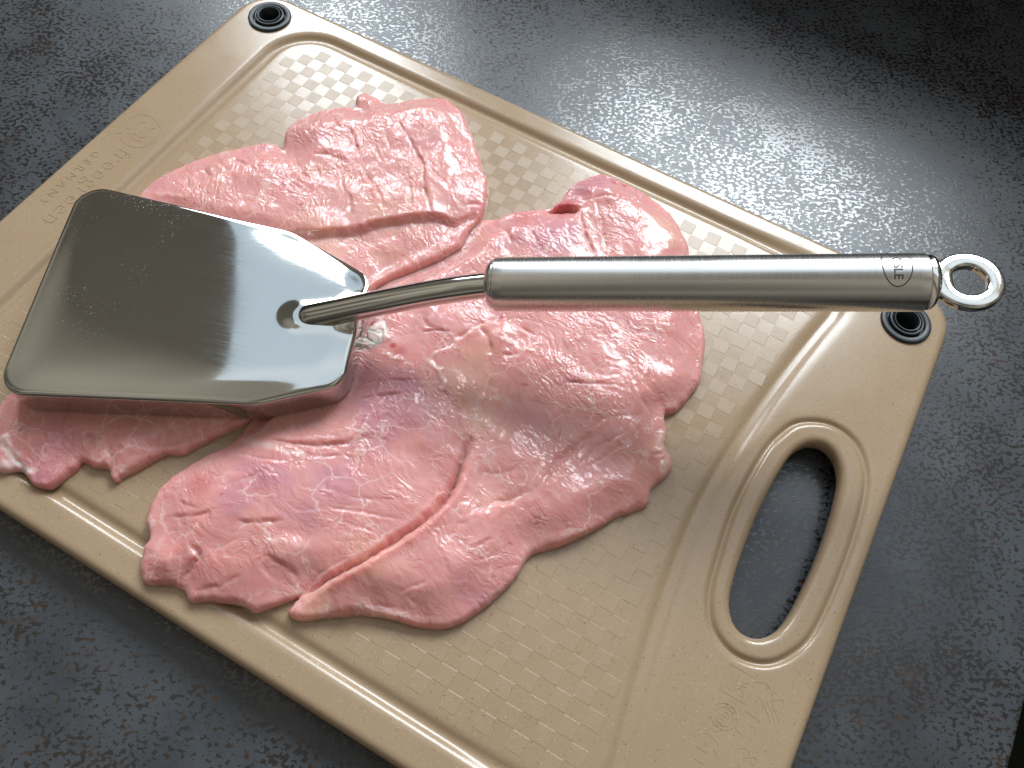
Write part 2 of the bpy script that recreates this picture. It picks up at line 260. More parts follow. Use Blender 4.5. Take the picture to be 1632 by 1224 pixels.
# ---------------------------------------------------------------- materials
def mat(name):
    m = bpy.data.materials.new(name)
    m.use_nodes = True
    nt = m.node_tree
    b = nt.nodes['Principled BSDF']
    return m, nt.nodes, nt.links, b
def N(nodes, t, **kw):
    n = nodes.new(t)
    for k, v in kw.items():
        if k in ('noise_dimensions', 'feature', 'distance', 'operation', 'blend_type', 'data_type', 'attribute_name', 'interpolation_type', 'invert', 'voronoi_dimensions'):
            setattr(n, k, v)
        else:
            n.inputs[k].default_value = v
    return n
def mixc(nodes, links, fac, a, b, mode='MIX'):
    n = nodes.new('ShaderNodeMix')
    n.data_type = 'RGBA'
    n.blend_type = mode
    for s, v in ((0, fac), (6, a), (7, b)):
        if hasattr(v, 'is_linked'):
            links.new(v, n.inputs[s])
        else:
            n.inputs[s].default_value = v if s == 0 else (*v, 1)
    return n.outputs[2]
def math_(nodes, links, op, a, b=None, c=None, clamp=False):
    n = nodes.new('ShaderNodeMath')
    n.operation = op
    n.use_clamp = clamp
    for i, v in enumerate((a, b, c)):
        if v is None: continue
        if hasattr(v, 'is_linked'):
            links.new(v, n.inputs[i])
        else:
            n.inputs[i].default_value = v
    return n.outputs[0]
def ramp(nodes, links, src, p0, p1, v0=0., v1=1.):
    n = nodes.new('ShaderNodeMapRange')
    n.interpolation_type = 'SMOOTHSTEP'
    links.new(src, n.inputs['Value'])
    n.inputs['From Min'].default_value = p0
    n.inputs['From Max'].default_value = p1
    n.inputs['To Min'].default_value = v0
    n.inputs['To Max'].default_value = v1
    return n.outputs[0]
def coords(nodes, links, scale=(1, 1, 1), rot=(0, 0, 0)):
    """object position in cm"""
    t = nodes.new('ShaderNodeNewGeometry')
    mp = nodes.new('ShaderNodeMapping')
    mp.vector_type = 'TEXTURE'
    links.new(t.outputs['Position'], mp.inputs['Vector'])
    mp.inputs['Scale'].default_value = [.01 / s for s in scale]
    mp.inputs['Rotation'].default_value = rot
    return mp.outputs[0]
def noise(nodes, links, vec, scale, detail=2., rough=.5, dist=0.):
    n = nodes.new('ShaderNodeTexNoise')
    links.new(vec, n.inputs['Vector'])
    n.inputs['Scale'].default_value = scale
    n.inputs['Detail'].default_value = detail
    n.inputs['Roughness'].default_value = rough
    n.inputs['Distortion'].default_value = dist
    return n.outputs['Fac']
def bump(nodes, links, h, dist, strength=1., prev=None):
    n = nodes.new('ShaderNodeBump')
    n.inputs['Strength'].default_value = strength
    n.inputs['Distance'].default_value = dist
    links.new(h, n.inputs['Height'])
    if prev is not None:
        links.new(prev, n.inputs['Normal'])
    return n.outputs[0]

def make_worktop():
    m, n, l, b = mat('slate_laminate')
    v = coords(n, l)
    big = noise(n, l, v, .16, 3, .6)
    mid = noise(n, l, v, .9, 3, .55)
    # clustered pits a few millimetres long
    vs = coords(n, l, (1.0, 1.3, 1), (0, 0, .5))
    pit = noise(n, l, vs, 4.8, 2.2, .55, .05)
    clus = math_(n, l, 'ADD', math_(n, l, 'MULTIPLY', big, .42), math_(n, l, 'MULTIPLY', mid, .24))
    thr = math_(n, l, 'SUBTRACT', math_(n, l, 'ADD', pit, clus), .265)
    mask = ramp(n, l, thr, .600, .622)
    col = mixc(n, l, ramp(n, l, noise(n, l, v, .35, 4, .6), .3, .7), (.034, .038, .044), (.058, .064, .071))
    col = mixc(n, l, math_(n, l, 'MULTIPLY', ramp(n, l, noise(n, l, v, 14, 2, .6), .45, .75), .5), col, (.070, .076, .083))
    pcol = mixc(n, l, ramp(n, l, noise(n, l, v, 1.7, 2), .52, .68), (.009, .006, .006), (.034, .016, .011))
    col = mixc(n, l, mask, col, pcol)
    l.new(col, b.inputs['Base Color'])
    rg = math_(n, l, 'MULTIPLY_ADD', mask, -.13, .29)
    rg = math_(n, l, 'ADD', rg, math_(n, l, 'MULTIPLY', noise(n, l, v, 2.2, 3), .10))
    l.new(rg, b.inputs['Roughness'])
    hsoft = ramp(n, l, thr, .57, .68)
    fine = noise(n, l, v, 22, 3, .65)
    bn = bump(n, l, math_(n, l, 'SUBTRACT', 1.0, hsoft), .000013, .8)
    bn = bump(n, l, fine, .00005, .6, bn)
    l.new(bn, b.inputs['Normal'])
    l.new(math_(n, l, 'MULTIPLY_ADD', mask, .5, .5), b.inputs['Specular IOR Level'])
    return m

def make_board(rough, name, tint=1.0):
    m, n, l, b = mat(name)
    v = coords(n, l)
    base = mixc(n, l, noise(n, l, v, .5, 3), tuple(c * tint for c in (.352, .243, .148)), tuple(c * tint for c in (.402, .285, .180)))
    f1 = ramp(n, l, noise(n, l, v, 11, 1.5, .6), .66, .74)
    col = mixc(n, l, math_(n, l, 'MULTIPLY', f1, .62), base, (.15, .09, .045))
    f2 = ramp(n, l, noise(n, l, coords(n, l, (1.3, 1, 1), (0, 0, 1)), 17, 1, .5), .66, .74)
    col = mixc(n, l, math_(n, l, 'MULTIPLY', f2, .40), col, (.66, .56, .42))
    l.new(col, b.inputs['Base Color'])
    rg = math_(n, l, 'MULTIPLY_ADD', noise(n, l, v, .8, 4, .6), .14, rough - .07)
    l.new(rg, b.inputs['Roughness'])
    bn = bump(n, l, noise(n, l, v, 13, 3, .6), .00003, .5)
    l.new(bn, b.inputs['Normal'])
    b.inputs['IOR'].default_value = 1.5
    return m

def make_meat():
    m, n, l, b = mat('raw_pork')
    at = lambda nm: N(n, 'ShaderNodeAttribute', attribute_name=nm).outputs['Fac']
    fat, tone, red = at('fat'), at('tone'), at('red')
    fa, fb = at('fibre_a'), at('fibre_b')
    cmb = n.new('ShaderNodeCombineXYZ')
    l.new(fa, cmb.inputs[0]); l.new(fb, cmb.inputs[1])
    fib = cmb.outputs[0]
    def fmap(sx_, sy_):
        mp = n.new('ShaderNodeMapping')
        l.new(fib, mp.inputs['Vector'])
        mp.inputs['Scale'].default_value = (sx_, sy_, 1)
        return mp.outputs[0]
    v = coords(n, l)
    pink, mauve, peach = (.730, .345, .318), (.61, .275, .308), (.77, .42, .340)
    tn = math_(n, l, 'ADD', tone, math_(n, l, 'MULTIPLY_ADD', noise(n, l, v, .55, 3, .55), 2.2, -1.1))
    col = mixc(n, l, ramp(n, l, tn, .05, .95), pink, mauve)
    col = mixc(n, l, ramp(n, l, tn, -.05, -.9), col, peach)
    # pale connective marbling
    wv = n.new('ShaderNodeVectorMath'); wv.operation = 'ADD'
    nz = n.new('ShaderNodeTexNoise'); l.new(v, nz.inputs['Vector']); nz.inputs['Scale'].default_value = 1.3; nz.inputs['Detail'].default_value = 3
    sc = n.new('ShaderNodeVectorMath'); sc.operation = 'SCALE'; l.new(nz.outputs['Color'], sc.inputs[0]); sc.inputs['Scale'].default_value = 1.1
    l.new(v, wv.inputs[0]); l.new(sc.outputs[0], wv.inputs[1])
    vo = N(n, 'ShaderNodeTexVoronoi', feature='DISTANCE_TO_EDGE'); l.new(wv.outputs[0], vo.inputs['Vector']); vo.inputs['Scale'].default_value = .85
    vein = ramp(n, l, vo.outputs['Distance'], .045, .0)
    vein = math_(n, l, 'MULTIPLY', vein, ramp(n, l, noise(n, l, v, .5, 2), .44, .60))
    col = mixc(n, l, math_(n, l, 'MULTIPLY', vein, .7), col, (.86, .62, .58))
    streak = noise(n, l, fmap(.8, 5.), 1.0, 4, .62)
    col = mixc(n, l, ramp(n, l, streak, .50, .75, 0, .35), col, (.84, .52, .49))
    col = mixc(n, l, ramp(n, l, streak, .47, .25, 0, .35), col, (.58, .17, .16))
    col = mixc(n, l, math_(n, l, 'MULTIPLY', red, .8), col, (.45, .02, .03))
    fatn = math_(n, l, 'MULTIPLY', fat, math_(n, l, 'MULTIPLY_ADD', noise(n, l, v, 3.2, 3, .6), 1.3, .28), clamp=True)
    col = mixc(n, l, ramp(n, l, fatn, .10, .95, 0., .85), col, (.85, .66, .61))
    l.new(col, b.inputs['Base Color'])
    b.inputs['Subsurface Weight'].default_value = .95
    b.inputs['Subsurface Radius'].default_value = (1.0, .32, .24)
    b.inputs['Subsurface Scale'].default_value = .0050
    rg = math_(n, l, 'MULTIPLY_ADD', noise(n, l, v, 1.1, 4, .6), .30, .17)
    l.new(rg, b.inputs['Roughness'])
    b.inputs['IOR'].default_value = 1.40
    b.inputs['Specular IOR Level'].default_value = .22
    # wrinkled wet skin: long fibre furrows, cross crinkles, small beads
    h1 = noise(n, l, fmap(1.4, 4.6), 1.0, 2.0, .5, .3)
    h2 = noise(n, l, fmap(7.0, 12.0), 1.0, 1.0, .5, .2)
    h3 = noise(n, l, v, 15., 2, .5)
    amp = ramp(n, l, noise(n, l, v, .75, 3, .55), .40, .60, .14, 1.0)
    # wet crackle: smooth cells drawn out along the grain, thin dark gaps between
    dv = n.new('ShaderNodeTexNoise'); l.new(v, dv.inputs['Vector']); dv.inputs['Scale'].default_value = 2.6; dv.inputs['Detail'].default_value = 2
    ds = n.new('ShaderNodeVectorMath'); ds.operation = 'SCALE'; l.new(dv.outputs['Color'], ds.inputs[0]); ds.inputs['Scale'].default_value = 1.6
    da_ = n.new('ShaderNodeVectorMath'); da_.operation = 'ADD'; l.new(fmap(1.35, 3.1), da_.inputs[0]); l.new(ds.outputs[0], da_.inputs[1])
    vc = N(n, 'ShaderNodeTexVoronoi', feature='DISTANCE_TO_EDGE'); l.new(da_.outputs[0], vc.inputs['Vector']); vc.inputs['Scale'].default_value = 1.0
    crk = ramp(n, l, vc.outputs['Distance'], .0, .34)
    amp2 = ramp(n, l, noise(n, l, v, .65, 3, .6), .42, .62, .10, 1.0)
    hs = math_(n, l, 'ADD', math_(n, l, 'MULTIPLY', h1, .34), math_(n, l, 'MULTIPLY', h2, .11))
    hs = math_(n, l, 'MULTIPLY', hs, amp)
    hs = math_(n, l, 'ADD', hs, math_(n, l, 'MULTIPLY', math_(n, l, 'MULTIPLY', crk, amp2), .25))
    bn = bump(n, l, hs, .00085, .9)
    bn = bump(n, l, h3, .00004, .8, bn)
    l.new(bn, b.inputs['Normal'])
    b.inputs['Coat Weight'].default_value = 1.0
    b.inputs['Coat Roughness'].default_value = .04
    b.inputs['Coat IOR'].default_value = 1.38
    l.new(bn, b.inputs['Coat Normal'])
    return m

def make_steel(name, base, rough, aniso=0., brush=None, dust=False):
    m, n, l, b = mat(name)
    b.inputs['Metallic'].default_value = 1.0
    v = coords(n, l)
    col = mixc(n, l, noise(n, l, v, .4, 4, .6), tuple(c * .93 for c in base), base)
    rg = math_(n, l, 'MULTIPLY_ADD', noise(n, l, v, .7, 4, .65), .08, rough - .04)
    if brush:
        sv = coords(n, l, brush[0], brush[1])
        br = noise(n, l, sv, 1.0, 3, .7)
        rg = math_(n, l, 'ADD', rg, math_(n, l, 'MULTIPLY_ADD', br, .14, -.07))
        l.new(bump(n, l, br, brush[2], .5), b.inputs['Normal'])
    if dust:
        d = ramp(n, l, noise(n, l, v, 15, 2, .6), .66, .71)
        d = math_(n, l, 'MULTIPLY', d, ramp(n, l, noise(n, l, v, .45, 3), .40, .58))
        sp = n.new('ShaderNodeSeparateXYZ'); l.new(v, sp.inputs[0])
        d = math_(n, l, 'MULTIPLY', d, ramp(n, l, sp.outputs[0], -7.5, -11.5, .12, 1.0))
        col = mixc(n, l, math_(n, l, 'MULTIPLY', d, .35), col, (.85, .84, .80))
        rg = math_(n, l, 'ADD', rg, math_(n, l, 'MULTIPLY', d, .3))
    l.new(col, b.inputs['Base Color'])
    l.new(rg, b.inputs['Roughness'])
    b.inputs['Anisotropic'].default_value = aniso
    return m

def make_plain(name, base, rough, spec=.5):
    m, n, l, b = mat(name)
    v = coords(n, l)
    col = mixc(n, l, noise(n, l, v, 3, 3), tuple(c * .8 for c in base), tuple(c * 1.2 for c in base))
    l.new(col, b.inputs['Base Color'])
    l.new(math_(n, l, 'MULTIPLY_ADD', noise(n, l, v, 5, 3), .15, rough - .07), b.inputs['Roughness'])
    l.new(bump(n, l, noise(n, l, v, 20, 2), .00005, .5), b.inputs['Normal'])
    b.inputs['Specular IOR Level'].default_value = spec
    return m

M_TOP = make_worktop()
M_BOARD = make_board(.20, 'rice_husk_plastic')
M_TILE = make_board(.32, 'rice_husk_plastic_satin', 1.0)
M_MEAT = make_meat()
M_FLOOR = make_plain('dark_floor', (.012, .016, .008), .6, .2)
M_SHADE_LEDGE = make_plain('shade_ledge_grey', (.10, .10, .095), .6)
M_RUBBER = make_plain('black_rubber', (.020, .026, .030), .42)
M_HEAD = make_steel('satin_polished_steel', (.55, .54, .505), .06, .0, ((.5, 24, 24), (0, 0, .30), .0000015), True)
M_SHINE = make_steel('polished_steel', (.66, .64, .60), .09)
M_GRIP = make_steel('brushed_steel', (.72, .70, .67), .26, .0, ((24, .6, .6), (0, -.185, .43), .00000015))
M_INK = make_plain('engraved_dark', (.035, .024, .018), .5)

# ---------------------------------------------------------------- the worktop and the floor past its edge
def box_mesh(name, x0, x1, y0, y1, z0, z1, bev):
    bm = bmesh.new()
    bmesh.ops.create_cube(bm, size=1)
    for vv in bm.verts:
        vv.co = Vector(((x0 + x1) / 2 + vv.co.x * (x1 - x0), (y0 + y1) / 2 + vv.co.y * (y1 - y0), (z0 + z1) / 2 + vv.co.z * (z1 - z0)))
    bmesh.ops.bevel(bm, geom=bm.edges[:], offset=bev, segments=3, affect='EDGES', profile=.5)
    me = bpy.data.meshes.new(name)
    bm.to_mesh(me); bm.free()
    return me
obj('worktop', box_mesh('worktop', -1.2, .2535, -.9, .41, -.04, 0, .0015), M_TOP, smooth=False, kind='structure')
obj('floor', mesh('floor', [(-3, -3, -.9), (3, -3, -.9), (3, 3, -.9), (-3, 3, -.9)], [(0, 1, 2, 3)]), M_FLOOR, smooth=False, kind='structure')

obj('added_shade_ledge', box_mesh('added_shade_ledge', -2.6, 1.2, .4115, 1.6, -.04, .197, .004), M_SHADE_LEDGE, smooth=False, kind='structure')  # unseen block added to keep light off the worktop's far right corner

# ---------------------------------------------------------------- the cutting board
BL, BW, BR = 18.5, 13.5, 1.9
def rrect(X, Y, x0, x1, y0, y1, r):
    cx, cy, hx, hy = (x0 + x1) / 2, (y0 + y1) / 2, (x1 - x0) / 2 - r, (y1 - y0) / 2 - r
    dx, dy = np.abs(X - cx) - hx, np.abs(Y - cy) - hy
    out = np.hypot(np.maximum(dx, 0), np.maximum(dy, 0)) + np.minimum(np.maximum(dx, dy), 0) - r
    return -out
def ring_rrect(x0, x1, y0, y1, r, n=14):
    P = []
    for cx, cy, a0 in ((x1 - r, y1 - r, 0), (x0 + r, y1 - r, 90), (x0 + r, y0 + r, 180), (x1 - r, y0 + r, 270)):
        for k in range(n + 1):
            a = math.radians(a0 + 90 * k / n)
            P.append((cx + r * math.cos(a), cy + r * math.sin(a)))
    return np.array(P)
OUT = ring_rrect(-BL, BL, -BW, BW, BR)
HOLE = smooth_closed([(14.96, 3.75), (15.62, 4.12), (16.3, 3.75), (16.72, 2.7), (16.9, 0), (16.72, -2.7), (16.3, -3.75), (15.62, -4.12), (14.96, -3.8), (14.55, -2.7), (14.38, 0), (14.55, 2.7)], 8)
LIP = smooth_closed([(14.45, 4.55), (15.5, 5.08), (16.6, 4.85), (17.35, 3.9), (17.68, 2.5), (17.8, 0), (17.68, -2.5), (17.35, -3.7), (16.6, -4.65), (15.5, -4.95), (14.5, -4.5), (13.95, -3.5), (13.72, -2.2), (13.52, 0), (13.65, 2.5), (13.95, 3.7)], 8)
def right_edge(Y):
    return 12.45 + 1.45 * np.clip(np.sqrt((Y + .8) ** 2 + .3) / 10.6, 0, 1.1) ** 1.7
def groove_d(X, Y):
    """signed distance to the centre line of the juice groove, positive inside"""
    Xw = X - np.where(X > 0, (right_edge(Y) - 13.9) * sstep(2, 11, X), 0)
    return rrect(Xw, Y, -15.25, 13.9, -12.0, 12.1, 2.3)
def board_dist(X, Y):
    d, px, py = sdf(X, Y, OUT)
    k = (X > 13.4) & (X < 17.8) & (np.abs(Y) < 5)
    dh, hx, hy = sdf(X[k], Y[k], HOLE)
    dd, qx, qy = d.copy(), px.copy(), py.copy()
    t = -dh < dd[k]
    ii = np.where(k)[0][t]
    dd[ii], qx[ii], qy[ii] = -dh[t], hx[t], hy[t]
    for cx, cy in PLUGS:
        r_ = np.hypot(X - cx, Y - cy)
        t = (r_ - .93 < dd)
        dd = np.where(t, r_ - .93, dd)
        qx = np.where(t, cx + (X - cx) / (r_ + 1e-9) * .93, qx)
        qy = np.where(t, cy + (Y - cy) / (r_ + 1e-9) * .93, qy)
    return dd, qx, qy
PLUGS = ((-16.69, 11.85), (16.72, 11.3))
def board_z(X, Y):
    g = groove_d(X, Y)
    sg = .225 + .10 * sstep(8, 12.5, X)
    z = -(.19 - .05 * sstep(8, 12.5, X)) * np.exp(-(g / sg) ** 2)
    z = z - .06 * sstep(-.05, .25, g)
    k = (np.abs(X - 15.6) < 3.4) & (np.abs(Y) < 7)
    dl = np.full(X.shape, -9.)
    dl[k] = sdf(X[k], Y[k], LIP)[0]
    z = z - .13 * np.exp(-(dl / .11) ** 2) + .02 * sstep(0, .2, dl)
    return z
def build_board():
    root = empty('cutting_board', 'tan speckled plastic cutting board with juice groove, embossed squares and oval handle hole', 'cutting board')
    X, Y, d, px, py, Q, rim = sheet(-18.6, 18.6, -13.6, 13.6, .062, board_dist)
    R = .32
    sx_, sy_ = X - px, Y - py
    nn = np.hypot(sx_, sy_) + 1e-9
    nx_, ny_ = sx_ / nn, sy_ / nn
    rr = np.where((np.abs(px) < 17.5) & (np.abs(py) < 4.5) & (px > 14), .30, R)
    for cx, cy in PLUGS:
        rr = np.where(np.abs(np.hypot(px - cx, py - cy) - .93) < .05, .02, rr)
    th = np.clip(d / rr, 0, 1) * np.pi / 2
    dn = np.where(d < rr, rr * (1 - np.cos(th)), d)
    X2, Y2 = np.where(d < rr, px + nx_ * dn, X), np.where(d < rr, py + ny_ * dn, Y)
    rv = d == 0
    X2[rv], Y2[rv] = px[rv], py[rv]
    z = board_z(X2, Y2) - np.where(d < rr, rr * (1 - np.sin(th)), 0)
    V = np.stack([X2, Y2, z], 1)
    # inward direction at the rim, for the rounded underside
    hole_c, = (np.array((15.6, 0.)),)
    def ins(i, a, zz):
        x, y = X2[i], Y2[i]
        if 14 < x < 17.2 and abs(y) < 4.4:
            dv = np.array((x - 15.64, (y) * .35)); s = 1
        elif min(math.hypot(x - cx, y - cy) for cx, cy in PLUGS) < 1.0:
            dv = np.zeros(2)
        else:
            dv = -np.array((x - np.clip(x, -16.6, 16.6), y - np.clip(y, -11.6, 11.6))); s = 1
        dv = dv / (np.linalg.norm(dv) + 1e-9) * a
        return (x + dv[0], y + dv[1], zz)
    Vl, Fl = close_rim(V, Q, rim, [lambda i: ins(i, 0, -.55), lambda i: ins(i, .06, -.68), lambda i: ins(i, .18, -.76), lambda i: ins(i, .45, -.80)])
    me = mesh('board_slab', cmv(Vl), Fl)
    obj('slab', me, M_BOARD, root)
    return root
board = build_board()

# raised squares of the cutting field
P_T = .613
def build_tiles():
    h, b_ = .007, .014
    s = P_T / 2 - .004
    me = mesh('raised_square', np.array([(-s, -s, 0), (s, -s, 0), (s, s, 0), (-s, s, 0), (-s + b_, -s + b_, h), (s - b_, -s + b_, h), (s - b_, s - b_, h), (-s + b_, s - b_, h)]) * CM,
              [(4, 5, 6, 7), (0, 1, 5, 4), (1, 2, 6, 5), (2, 3, 7, 6), (3, 0, 4, 7)])
    pa, pb = smooth_closed(outA, 3), smooth_closed(outB, 3)
    C = []
    for i in range(-4, 48):
        for j in range(-2, 42):
            if (i + j) % 2 == 0: continue
            C.append((-13.81 + (i + .5) * P_T, 11.35 - (j + .5) * P_T))
    C = np.array(C)
    g = groove_d(C[:, 0], C[:, 1])
    C = C[g > .80]
    da, db = sdf(C[:, 0], C[:, 1], pa)[0], sdf(C[:, 0], C[:, 1], pb)[0]
    free = (da < .35) & (db < .35)
    seen = C[free]
    # those that show largest: nearest the camera
    dc = np.hypot(seen[:, 0] - 6, seen[:, 1] + 4)
    vis = np.ones(len(seen), bool)
    vis &= ~((seen[:, 0] < -8.5) & (seen[:, 1] < -3.5) & (seen[:, 0] < -12))
    order = np.argsort(dc + np.where(vis, 0, 100))
    top = seen[order[:300]]
    rest = seen[order[300:]]
    for x, y in top:
        o = obj('raised_square', me, M_TILE, board, smooth=False)
        o.location = (x * CM, y * CM, (Z0 - .0605) * CM)
    print('tiles', len(top), len(rest))
    if len(rest):
        V, F = [], []
        bv = np.array([vv.co[:] for vv in me.vertices])
        for x, y in rest:
            k = len(V)
            V += [tuple(p + np.array((x * CM, y * CM, (Z0 - .0605) * CM))) for p in bv]
            F += [tuple(k + q for q in p.vertices) for p in me.polygons]
        obj('raised_squares', mesh('raised_squares', V, F), M_TILE, board, smooth=False, kind='stuff')
build_tiles()

# rubber anti-slip plugs set in the corners
def lathe(prof, n=64):
    V, F = [], []
    for r, z in prof:
        for k in range(n):
            a = 2 * math.pi * k / n
            V.append((r * math.cos(a), r * math.sin(a), z))
    for i in range(len(prof) - 1):
        for k in range(n):
            F.append((i * n + k, i * n + (k + 1) % n, (i + 1) * n + (k + 1) % n, (i + 1) * n + k))
    return V, F
def plug(x, y):
    prof = [(1.02, -.3), (1.02, .05), (1.0, .10), (.96, .115), (.80, .115), (.775, .10), (.765, -.05), (.70, -.05), (.69, .17), (.66, .19), (.62, .19), (.595, .17), (.585, .0), (.54, .0), (.535, .20), (.52, .22), (.49, .22), (.470, .20), (.46, -.45), (.45, -.9), (.0, -.9)]
    V, F = lathe([(a * 1.04, z) for a, z in prof])
    o = obj('rubber_plug', mesh('rubber_plug', np.array(V) * CM, F), M_RUBBER, board)
    md = o.modifiers.new('bevel', 'EDGE_SPLIT'); md.split_angle = math.radians(50)
    o.location = (x * CM, y * CM, Z0 * CM)
for x, y in PLUGS:
    plug(x, y)
def foot(x, y):
    V, F = lathe([(0, -1.195), (.8, -1.195), (.95, -1.1), (.95, -.7), (0, -.7)], 40)
    o = obj('rubber_foot', mesh('rubber_foot', np.array(V) * CM, F), M_RUBBER, board)
    o.location = (x * CM, y * CM, Z0 * CM)
for x, y in ((-16.69, 11.85), (16.72, 11.3), (-16.69, -11.6), (16.72, -11.6)):
    foot(x, y)

# embossed marks
def text_mesh(body, size, extrude, spacing=1.0, offset=0., res=4):
    cu = bpy.data.curves.new('t', 'FONT')
    cu.body = body
    cu.size = size
    cu.extrude = extrude
    cu.offset = offset
    cu.space_character = spacing
    cu.align_x = 'CENTER'
    cu.align_y = 'CENTER'
    cu.resolution_u = res
    o = bpy.data.objects.new('t', cu)
    COL.objects.link(o)
    dg = bpy.context.evaluated_depsgraph_get()
    me = bpy.data.meshes.new_from_object(o.evaluated_get(dg))
    bpy.data.objects.remove(o, do_unlink=True)
    return me
def emboss_text(body, x, y, rot, size, spacing):
    me = text_mesh(body, size, .009, spacing, -.012)
    me.transform(Matrix.Translation((x * CM, y * CM, (Z0 + .004) * CM)) @ Matrix.Rotation(math.radians(rot), 4, 'Z') @ Matrix.Scale(CM, 4))
    obj('embossed_lettering', me, M_BOARD, board, smooth=False)
emboss_text('freegreen', -16.62, -.95, -90, 1.12, 1.12)
emboss_text('GERMANY', -17.62, -1.0, -90, .55, 1.55)
def strokes(name, lines, cx, cy, rot, s, wdt=.03, h=.022):
    """raised strokes: thin ridges along polylines, one mesh"""
    V, F = [], []
    c_, s_ = math.cos(math.radians(rot)), math.sin(math.radians(rot))
    for pts, closed in lines:
        p = smooth_closed(pts, 4) if closed else smooth_open(pts, 4)
        p = np.array([(cx + (a * c_ - b * s_) * s, cy + (a * s_ + b * c_) * s) for a, b in p])
        n = len(p)
        if closed:
            t = np.roll(p, -1, 0) - np.roll(p, 1, 0)
        else:
            t = np.gradient(p, axis=0)
        t = t / (np.linalg.norm(t, axis=1, keepdims=True) + 1e-9)
        nr = np.stack([-t[:, 1], t[:, 0]], 1)
        k = len(V)
        for i in range(n):
            for off, z in ((-wdt, -.02), (-wdt * .5, h), (wdt * .5, h), (wdt, -.02)):
                V.append((p[i, 0] + nr[i, 0] * off, p[i, 1] + nr[i, 1] * off, z))
        for i in range(n if closed else n - 1):
            j = (i + 1) % n
            for q in range(3):
                F.append((k + i * 4 + q, k + j * 4 + q, k + j * 4 + q + 1, k + i * 4 + q + 1))
    obj(name, mesh(name, cmv(V), F), M_BOARD, board, smooth=False)
def circ(cx, cy, rx, ry=None, n=14):
    ry = ry or rx
    return ([(cx + rx * math.cos(2 * math.pi * k / n), cy + ry * math.sin(2 * math.pi * k / n)) for k in range(n)], True)
# leaf-swirl emblem at the start of the lettering
strokes('embossed_emblem', [([(-.9, .1), (-.6, .7), (0, .95), (.65, .8), (.95, .25), (.8, -.4)], False), ([(-.9, .1), (-.85, -.5), (-.35, -.85), (.1, -.8)], False),
    ([(-.5, .5), (-.3, .3), (-.35, .05)], False), ([(.1, .55), (.3, .3), (.25, 0), (.4, -.3)], False), ([(.45, .5), (.55, .2), (.5, -.1)], False),
    ([(-.55, -.1), (-.3, -.35), (-.05, -.25)], False), ([(-.2, -.55), (.1, -.45), (.2, -.6)], False), ([(.55, -.55), (.7, -.75), (.95, -.65)], False)], -16.95, 2.65, -90, 1.0, .022, .008)
# hygiene stamp, round seal, fork, cup and other care marks
strokes('embossed_stamp', [([(-.42, -.46), (0, -.47), (.42, -.46), (.47, -.4), (.48, 0), (.47, .4), (.42, .46), (0, .47), (-.42, .46), (-.47, .4), (-.48, 0), (-.47, -.4)], True),
    ([(.0, -.2), (.15, 0), (.05, .2)], False), ([(.1, 0), (.3, .05)], False), ([(.12, .12), (.32, .2)], False), ([(.1, -.12), (.3, -.2)], False)]
    + [([(-.36 + .09 * k, -.3), (-.31 + .09 * k, -.1), (-.36 + .09 * k, .1), (-.31 + .09 * k, .3)], False) for k in range(4)], 15.94, -5.78, 0, 1.0, .018, .008)
strokes('embossed_seal', [circ(0, 0, .42), circ(0, 0, .30), ([(-.12, -.52), (.12, -.52), (.12, 0), (.12, .52), (-.12, .52), (-.12, 0)], True)]
    + [([(-.07, -.4 + .13 * k), (.07, -.36 + .13 * k)], False) for k in range(7)], 15.93, -6.95, -14, 1.0, .016, .008)
strokes('embossed_care_mark', [([(-.45, .35), (-.2, .45), (.1, .3), (.2, .05)], False), ([(.2, .05), (.5, .25), (.62, .0), (.6, -.4)], False), ([(-.25, -.05), (.1, -.3), (.4, -.6)], False), ([(.0, .0), (.5, -.5)], False), ([(.2, .0), (.65, -.45)], False)], 16.95, -5.75, 0, 1.0, .018, .008)
strokes('embossed_care_mark', [([(-.35, .3), (.0, .32), (.3, .28)], False), ([(-.35, .3), (-.4, -.1), (-.35, -.45)], False), ([(.0, -.05), (.2, .0), (.3, -.15)], False), ([(-.35, -.45), (.0, -.5)], False)], 16.75, -6.75, -8, .9, .016, .008)
strokes('embossed_care_mark', [([(-.4, .3), (-.15, .5), (.2, .42), (.4, .25)], False), ([(-.3, -.1), (.1, -.1)], False), ([(.3, .1), (.5, .0), (.45, -.3)], False), ([(-.2, -.5), (.2, -.5)], False), ([(.35, -.5), (.7, -.5)], False)], 15.75, -8.15, 0, .9, .018, .008)
strokes('embossed_care_mark', [([(-.3, .3), (.0, .45), (.2, .3), (.0, .1)], False), ([(-.1, -.2), (.2, -.25), (.4, -.1)], False), circ(.35, .2, .12), ([(-.3, -.4), (.3, -.45)], False)], 16.95, -7.9, 0, .9, .016, .008)

